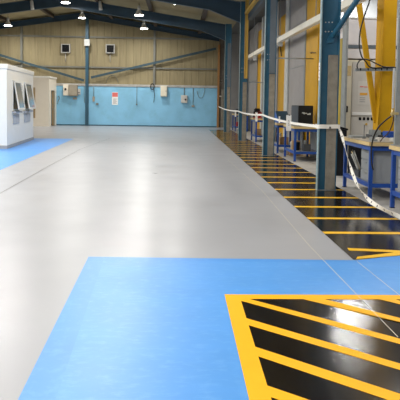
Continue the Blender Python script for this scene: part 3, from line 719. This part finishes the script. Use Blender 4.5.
# ------------------------------------------------------------------ workbenches
BX0, BX1, BH = 3.22, 3.97, .99
def make_bench(y0, L, label, shelf='bench_blue'):
    t = thing('workbench', label, 'workbench', (BX0, y0, 0), 'blue steel workbenches behind the columns')
    W = BX1-BX0
    b = B(); rbox(b, -.03, W+.03, -.04, L+.04, BH-.006, BH, .002); obj('bench_surface', b, 'benchtop', t, 'worn brown top face', world=False)
    b = B(); rbox(b, -.03, W+.03, -.04, L+.04, BH-.07, BH-.006, .004); obj('bench_top', b, 'ply', t, 'pale plywood bench top', world=False)
    for x in (0, W-.06):
        for y in (0, L-.06):
            b = B(); rbox(b, x, x+.06, y, y+.06, .01, BH-.07, .004); lg = obj('leg', b, 'bench_blue', t, world=False)
            b = B(); box(b, x-.005, x+.065, y-.005, y+.065, 0, .012); obj('foot', b, 'dark', lg, world=False)
    b = B()
    for x in (.008, W-.05): box(b, x, x+.042, .06, L-.06, BH-.15, BH-.07)
    for y in (.008, L-.05): box(b, .06, W-.06, y, y+.042, BH-.15, BH-.07)
    obj('top_rail', b, 'bench_blue', t, world=False)
    b = B()
    for x in (.008, W-.05): box(b, x, x+.042, .06, L-.06, .21, .28)
    for y in (.008, L-.05): box(b, .06, W-.06, y, y+.042, .21, .28)
    obj('lower_rail', b, 'bench_blue', t, world=False)
    b = B(); box(b, .05, W-.05, .05, L-.05, .265, .28); obj('shelf', b, 'cabgrey', t, world=False)
    return t
bench0 = make_bench(9.98, 1.62, 'blue workbench with pale wooden top, second from the right edge')
YS = dict(a=9.98, b=7.65, c=16.65, d=19.35, e=24.9, f=34.3)
copy_tree(bench0, (BX0+.11, YS['b'], 0), 'blue workbench cut by the right edge of the view')
copy_tree(bench0, (BX0, YS['c'], 0), 'blue workbench carrying the black box, left of the nearest column')
copy_tree(bench0, (BX0-.04, YS['d'], 0), 'blue workbench with a blue crate, just right of the second column')
copy_tree(bench0, (BX0-.04, YS['e'], 0), 'blue workbench with a red and black tool, left of the second column')
copy_tree(bench0, (BX0-.04, YS['f'], 0), 'farthest blue workbench, between the third and fourth column')
# drawer cabinets under the right-hand benches
def pedestal(x, y, w, d, z0, z1, label, m_='cabgrey'):
    t = thing('drawer_cabinet', label, 'cabinet', (x, y, z0))
    b = B(); rbox(b, x, x+w, y, y+d, z0, z1, .006); obj('cabinet_body', b, m_, t)
    b = B(); hh = (z1-z0)/3
    for k in range(3):
        b = B(); rbox(b, x-.014, x-.001, y+.02, y+d-.02, z0+k*hh+.01, z0+(k+1)*hh-.01, .004); dw = obj('drawer', b, m_, t)
        b = B(); box(b, x-.026, x-.014, y+d/2-.06, y+d/2+.06, z0+(k+1)*hh-.05, z0+(k+1)*hh-.035); obj('handle', b, 'steel', dw)
pedestal(3.30, 10.08, .60, .62, .281, .83, 'grey drawer cabinet under the bench with the hoses')
pedestal(3.41, 8.4, .60, .75, .281, .83, 'grey drawer cabinet under the bench at the right edge')
# rods and bars stored under the hose bench
for k, (dx, tilt, mm) in enumerate(((0,.30,'palesteel'),(.05,.22,'palesteel'),(.10,.36,'ply'),(.14,.16,'palesteel'),(.18,.40,'steel'))):
    b = B(); y = 11.0+dx*.5; x_ = 3.33+dx*.5; tube(b, [(x_, y, .41), (x_-.02-dx*.2, y+.16+tilt*.7, .66+dx*.5)], .012, 6)
    tag(obj('metal_rod', b, mm), ['pale rod leaning under the hose bench, nearest the cabinet', 'pale rod leaning under the hose bench, second one', 'wooden rod leaning under the hose bench', 'pale rod standing steepest under the hose bench', 'grey rod leaning lowest under the hose bench'][k], 'rod', 'rods under the hose bench')
b = B(); rbox(b, 3.30, 3.85, 10.85, 11.48, .281, .40, .01); tag(obj('storage_tray', b, 'darkgrey'), 'dark tray holding rods on the shelf of the hose bench', 'tray')
b = B(); box(b, 3.29, 3.90, 11.51, 11.535, .281, .83); tag(obj('darkening_board', b, 'darkgrey'), 'dark board added to darken the hose bench shelf at its far end', 'board')  # board added only to make the space under the bench dark
# black sloping bin between column and bench
t = thing('black_bin', 'tall black bin with a sloping lid behind the nearest column', 'bin', (3.62, 13.4, 0))
b = B(); prism(b, [(3.44,0),(3.78,0),(3.78,1.03),(3.44,1.12)], 'y', 13.4, 13.95); obj('bin_body', b, 'dark', t)
b = B(); bar(b, (3.42,13.67,1.15), (3.80,13.67,1.05), .60, .04); obj('bin_lid', b, 'dark', t)

# things on the hose bench
t = thing('bench_vice', 'grey bench vice on the hose bench', 'vice', (3.55, 10.75, BH))
b = B(); rbox(b, 3.47, 3.63, 10.66, 10.84, BH, BH+.04, .008); rbox(b, 3.51, 3.59, 10.70, 10.80, BH+.04, BH+.11, .01); obj('vice_base', b, 'steel', t)
b = B(); rbox(b, 3.46, 3.64, 10.70, 10.74, BH+.08, BH+.17, .006); obj('jaw', b, 'steel', t)
b = B(); rbox(b, 3.46, 3.64, 10.80, 10.84, BH+.08, BH+.17, .006); obj('jaw', b, 'steel', t)
b = B(); tube(b, [(3.55,10.84,BH+.10),(3.55,10.98,BH+.10)], .014, 8); tube(b, [(3.47,10.96,BH+.10),(3.63,10.96,BH+.10)], .007, 6); obj('handle', b, 'palesteel', t)
b = B(); lathe(b, [(.035,0),(.035,.012),(.007,.014),(.007,.24),(.012,.25)], (3.42,10.98,BH), 10); tag(obj('gauge_stand', b, 'darkgrey'), 'thin dark upright stand on the hose bench', 'stand')
for k, (x, y, w, d, h, mm, l) in enumerate(((3.26,11.15,.26,.30,.035,'steel','flat grey metal plate at the far end of the hose bench'),
      (3.60,11.1,.22,.35,.06,'darkgrey','dark flat case behind the vice on the hose bench'),
      (3.30,10.15,.10,.14,.035,'steel','small grey metal block at the near corner of the hose bench'),
      (3.46,10.28,.12,.18,.05,'machgrey','warm grey box near the hoses on the hose bench'),
      (3.68,10.2,.20,.16,.055,'palesteel','pale metal tray beside the hoses on the hose bench'))):
    b = B(); rbox(b, x, x+w, y, y+d, BH, BH+h, .004); bb = obj(['metal_plate','tool_case','metal_block','parts_box','parts_tray'][k], b, mm); tag(bb, l, ['plate','case','block','box','tray'][k])
b = B(); rbox(b, 4.35, 4.65, 12.4, 12.7, 0, 1.06, .01); rbox(b, 4.39, 4.61, 12.39, 12.4, .1, 1.0, .002); tag(obj('blue_cabinet', b, 'bench_blue'), 'dark blue cabinet below the yellow upright', 'cabinet')
# grey post with valve on the right-hand bench
t = thing('service_post', 'grey steel post standing on the bench at the right edge', 'post', (3.42, 9.25, BH))
a = D(394.3, 140, 9.25); 
b = B(); rbox(b, a.x+.0, a.x+.13, 9.22, 9.29, BH, 5.2, .006); box(b, a.x-.03, a.x+.16, 9.19, 9.32, BH, BH+.012); obj('post', b, 'steel', t)
v = D(392.3, 113.5, 9.2)
b = B(); rbox(b, v.x-.02, a.x+.03, 9.17, 9.23, v.z-.02, v.z+.02, .006); lathe(b, [(.018,-.05),(.022,0),(.014,.08)], (v.x, 9.2, v.z), 10); obj('air_valve', b, 'brass', t, 'brass air valve')
b = B()
for k in range(5): lathe(b, [(.012,-.01),(.012,0)], (v.x+.01, 9.215, v.z+.14+k*.12), 8, 'y')
rbox(b, v.x, v.x+.03, 9.215, 9.24, v.z+.08, v.z+.70, .004); obj('pipe_clip', b, 'palesteel', t)
b = B(); tube(b, spline([(v.x,9.2,v.z-.03), *[D(p[0],p[1],q) for p,q in (((386,120),9.3),((378,128),9.5),((373,139),9.75),((371.3,152),9.8),((371.8,164),9.8),((373.3,170),9.8))]], 6), .0125, 8)
obj('hose', b, 'rubber', t)
b = B(); tube(b, spline([(v.x+.015,9.19,v.z-.03), *[D(p[0],p[1],q) for p,q in (((393,122),9.35),((389,132),9.7),((383,138),9.9),((379,143),10.15))]], 6), .009, 8)
obj('hose', b, 'brownhose', t)

# black box on the third bench
t = thing('equipment_case', 'black box with pale lettering on the bench left of the nearest column', 'case', (3.3, 17.0, BH))
kx0 = D(298.5, 115, 17.0).x; kx1 = kx0+.42; kz = D(305, 105.6, 17.0).z
b = B(); rbox(b, kx0, kx1, 17.0, 18.1, BH, kz, .012); obj('case_body', b, 'dark', t)
b = B(); box(b, kx0-.006, kx0-.001, 17.03, 18.07, BH+.02, kz-.02); obj('side_panel', b, 'darkgrey', t)
b = B()
for k, (u, v_, w, h) in enumerate(((.10,.62,.05,.03),(.14,.58,.04,.05),(.19,.60,.05,.025),(.25,.55,.10,.035),(.30,.60,.05,.02))):
    box(b, kx0+u, kx0+u+w, 16.994, 16.999, BH+v_*(kz-BH), BH+v_*(kz-BH)+h)
obj('lettering', b, 'palesteel', t, 'pale lettering')
# blue crate
t = thing('blue_crate', 'dark blue sloping crate on the bench beside the second column', 'crate', (3.3, 19.6, BH))
b = B(); prism(b, [(19.5,BH),(20.4,BH),(20.4,BH+.36),(20.1,BH+.36),(19.5,BH+.08)], 'x', 3.24, 3.60); obj('crate_body', b, 'bench_blue', t)
b = B(); bar(b, (3.42,19.5,BH+.09), (3.42,20.1,BH+.37), .38, .02); obj('crate_lid', b, 'navy', t)
# red and black tool
ty = 25.4; tx = D(258, 108, ty).x
t = thing('floor_polisher_head', 'red and black tool on the bench left of the second column', 'tool', (tx, ty, BH))
t.name = 'power_tool'
b = B(); lathe(b, [(.05,-.12),(.13,-.10),(.16,0),(.13,.10),(.05,.12)], (tx+.02, ty, BH+.17), 16, 'y'); obj('tool_body', b, 'red', t)
b = B(); rbox(b, tx-.17, tx+.10, ty-.10, ty+.10, BH+.28, BH+.42, .04); lathe(b, [(.17,0),(.15,.05)], (tx-.02,ty,BH+.24), 14); obj('tool_cap', b, 'dark', t)
b = B(); tube(b, [(tx-.15,ty,BH+.30),(tx-.17,ty,BH+.05)], .035, 8); obj('tool_grip', b, 'dark', t)
b = B(); rbox(b, tx-.2, tx+.18, ty-.12, ty+.12, BH, BH+.04, .01); obj('tool_base', b, 'red', t)
# stored things on the lower shelves
def tub(x, y, r, h, m_, label, z=.281):
    b = B(); lathe(b, [(r*.85,0),(r,h*.9),(r*1.04,h*.92),(r*1.04,h),(r*.9,h)], (x,y,z), 16); tag(obj('plastic_tub', b, m_), label, 'tub', 'tubs and boxes on the bench shelves')
def carton(x, y, w, d, h, m_, label, z=.281):
    b = B(); rbox(b, x, x+w, y, y+d, z, z+h, .006); box(b, x+w*.45, x+w*.55, y-.001, y, z+h*.2, z+h); tag(obj('storage_box', b, m_), label, 'box', 'tubs and boxes on the bench shelves')
tub(3.42, 17.9, .07, .20, 'white', 'white tub at the far end of the shelf under the black box')
carton(3.32, 17.35, .22, .28, .26, 'cardboard', 'brown box on the shelf under the black box')
tub(3.40, 17.12, .08, .24, 'dark', 'black tub on the shelf under the black box')
carton(3.52, 16.78, .20, .22, .20, 'darkgrey', 'dark grey box at the near end of the shelf under the black box')
tub(3.62, 17.05, .06, .30, 'steel', 'grey tin at the back of the shelf under the black box')
carton(3.30, 19.5, .28, .30, .24, 'cardboard', 'brown box on the shelf beside the second column')
tub(3.35, 19.98, .08, .36, 'white', 'white tub on the shelf beside the second column')
carton(3.24, 25.1, .2, .3, .26, 'cardboard', 'brown box on the shelf below the red and black tool')
tub(3.3, 25.62, .08, .2, 'steel', 'grey tub on the shelf below the red and black tool')
carton(3.3, 34.6, .3, .5, .25, 'red', 'dull red box on the farthest bench shelf')
carton(3.45, 18.55, .35, .3, .18, 'cardboard', 'brown box lying on the floor between two benches', 0.002)
tub(3.36, 18.75, .06, .22, 'white', 'small white tub on the floor between two benches', 0.002)
# items on the remaining benches
carton(3.28, 34.7, .3, .4, .3, 'darkgrey', 'dark box on top of the farthest bench', BH)
# grey backing sheets behind the shelves
for y0, L, l in ((16.8, 1.5, 'grey sheet standing behind the bench with the black box'), (19.4, 1.5, 'grey sheet standing behind the bench with the blue crate'), (24.95,1.5,'grey sheet standing behind the bench with the red tool')):
    b = B(); box(b, 4.02, 4.04, y0, y0+L, 0.002, 1.0); tag(obj('backing_sheet', b, 'cabgrey'), l, 'sheet')

# ------------------------------------------------------------------ barrier tape
def ribbon(pts, w, th=.004, edge=None, mi=0, b=None):
    b = b or B(); pts = [Vector(p) for p in pts]; rows = []
    for i, p in enumerate(pts):
        d = (pts[min(i+1,len(pts)-1)]-pts[max(i-1,0)]).normalized()
        up = Vector((0,0,1)); s = (up-d*up.dot(d))
        s = s.normalized() if s.length > .15 else Vector((0,1,0))
        tw = edge[i] if edge else 0
        n = d.cross(s).normalized(); s = (s*math.cos(tw)+n*math.sin(tw)); n = d.cross(s).normalized()
        rows.append([b.verts.new(p+s*w/2*a+n*th/2*c) for a, c in ((1,1),(1,-1),(-1,-1),(-1,1))])
    for r, q in zip(rows, rows[1:]):
        for k in range(4): f = b.faces.new((r[k], r[(k+1)%4], q[(k+1)%4], q[k])); f.material_index = mi; f.smooth = False
    b.faces.new(rows[0]); b.faces.new(rows[-1][::-1]); return b
XT = XC-.03
hts = {33.1: 1.30, 25.75: 1.275, 18.4: 1.265, 11.05: 1.20}
main = []
main += [(XT-.14, 37.0, 1.42), (XT-.14, 36.6, 1.38)]
xo = {33.1: -.13, 25.75: -.04, 18.4: 0, 11.05: 0}
for ya, yb, sag in ((33.15, 25.85, .03), (25.8, 18.5, .05), (18.45, 11.15, .05)):
    za, zb_ = hts[min(hts, key=lambda k: abs(k-ya))], hts[min(hts, key=lambda k: abs(k-yb))]
    for k in range(12):
        f = k/11; xa_ = xo[min(xo, key=lambda q: abs(q-ya))]; xb_ = xo[min(xo, key=lambda q: abs(q-yb))]; main.append((XT+xa_+(xb_-xa_)*f+.006*math.sin(k*2.1), ya+(yb-ya)*f, za+(zb_-za)*f-4*sag*f*(1-f)))
fr = [(XT+.005, 11.02, 1.195), (XT+.06, 10.985, 1.20), (XT+.2, 10.975, 1.20), (XC+.31, 10.975, 1.205), (XC+.385, 10.99, 1.20)]
hang = []
for (px, py, X) in ((337.5,126.5,2.97),(341,133,2.95),(344,143,2.95),(347,155,2.95),(351,168.5,2.93),(356,182,2.92),(361,191,2.91),(367,198,2.90),(375,204.5,2.90),(386,210.5,2.90),(401,217.5,2.90)):
    q = XP(px, py, X); hang.append(q)
e = hang[-1]; hang += [Vector((2.9, e.y-1.0, max(.06, e.z-.03))), Vector((2.85, 4.6, .35))]
mp_ = spline(main+fr, 3); hp = spline([fr[-1]]+hang, 8)
t = thing('barrier_tape', 'white barrier tape strung along the blue columns and drooping at the right', 'tape', (XT, 11.05, 0))
obj('tape_run', ribbon(mp_, .055), 'tape', t)
obj('tape_wrap', ribbon(spline([(XT, 11.16, 1.205)]+fr, 4), .075, .006), 'tape', t)
rw = [.5*math.sin(i*.25) for i in range(len(hp))]
obj('tape_tail', ribbon(hp, .062, .004, rw), 'tape', t, 'loose drooping end of the tape')
for i in range(4, len(hp)-2, 5):
    p = hp[i]; d = (hp[i+1]-hp[i-1]).normalized()*.014
    b = ribbon([p-d, p, p+d], .028, .012, [rw[i-1], rw[i], rw[i+1]]); obj('tape_print', b, 'tapemark', t)
b = B(); c = D(330, 127.8, 10.97); rbox(b, c.x-.012, c.x+.012, 10.955, 10.974, c.z-.012, c.z+.02, .003); obj('tape_fastener', b, 'darkgrey', t)
# notices clipped on the tape
for (px, py0, py1, w, l) in ((289.3,114.8,131,5.2,'white paper notice clipped on the tape before the black box'), (279.8,115.8,123,1.6,'narrow white tag on the tape left of the black box'),
                          (256.8,112,121.5,2.3,'white tag on the tape right of the third column'), (235.8,110.5,116.8,1.5,'small white tag on the tape between the far columns')):
    a = XP(px-w/2, py0, XT-.012); c = XP(px+w/2, py0, XT-.012); zl = XP(px, py1, XT-.012).z; ym = (a.y+c.y)/2
    # a sheet hanging square to the aisle, slightly turned
    wdt = w*ym/F
    t = thing('paper_notice', l, 'notice', (XT-.02, ym, zl), 'white notices hanging on the tape')
    b = B(); box(b, -wdt/2, wdt/2, -.003, 0, 0, a.z-zl); obj('sheet', b, 'paper', t, world=False)
    if w > 2:
        b = B()
        for k in range(4): box(b, -wdt*.12, wdt*.16-.01*(k % 2), -.006, -.003, (a.z-zl)*(.35+.1*k), (a.z-zl)*(.37+.1*k)+.006)
        obj('print', b, 'ink', t, world=False)
    b = B(); rbox(b, -.012, .03, -.012, .004, (a.z-zl)-.01, (a.z-zl)+.012, .003); obj('clip', b, 'darkgrey', t, world=False)

# ------------------------------------------------------------------ light and sky
W = bpy.data.worlds.new('world'); S.world = W; W.use_nodes = True
bg = W.node_tree.nodes['Background']; bg.inputs[0].default_value = (.97,.98,1.0,1); bg.inputs[1].default_value = .5
S.view_settings.view_transform = 'Standard'; S.view_settings.look = 'None'; S.view_settings.gamma = 1; S.view_settings.exposure = 0.0
S.view_settings.use_curve_mapping = False
S.cycles.max_bounces = 6
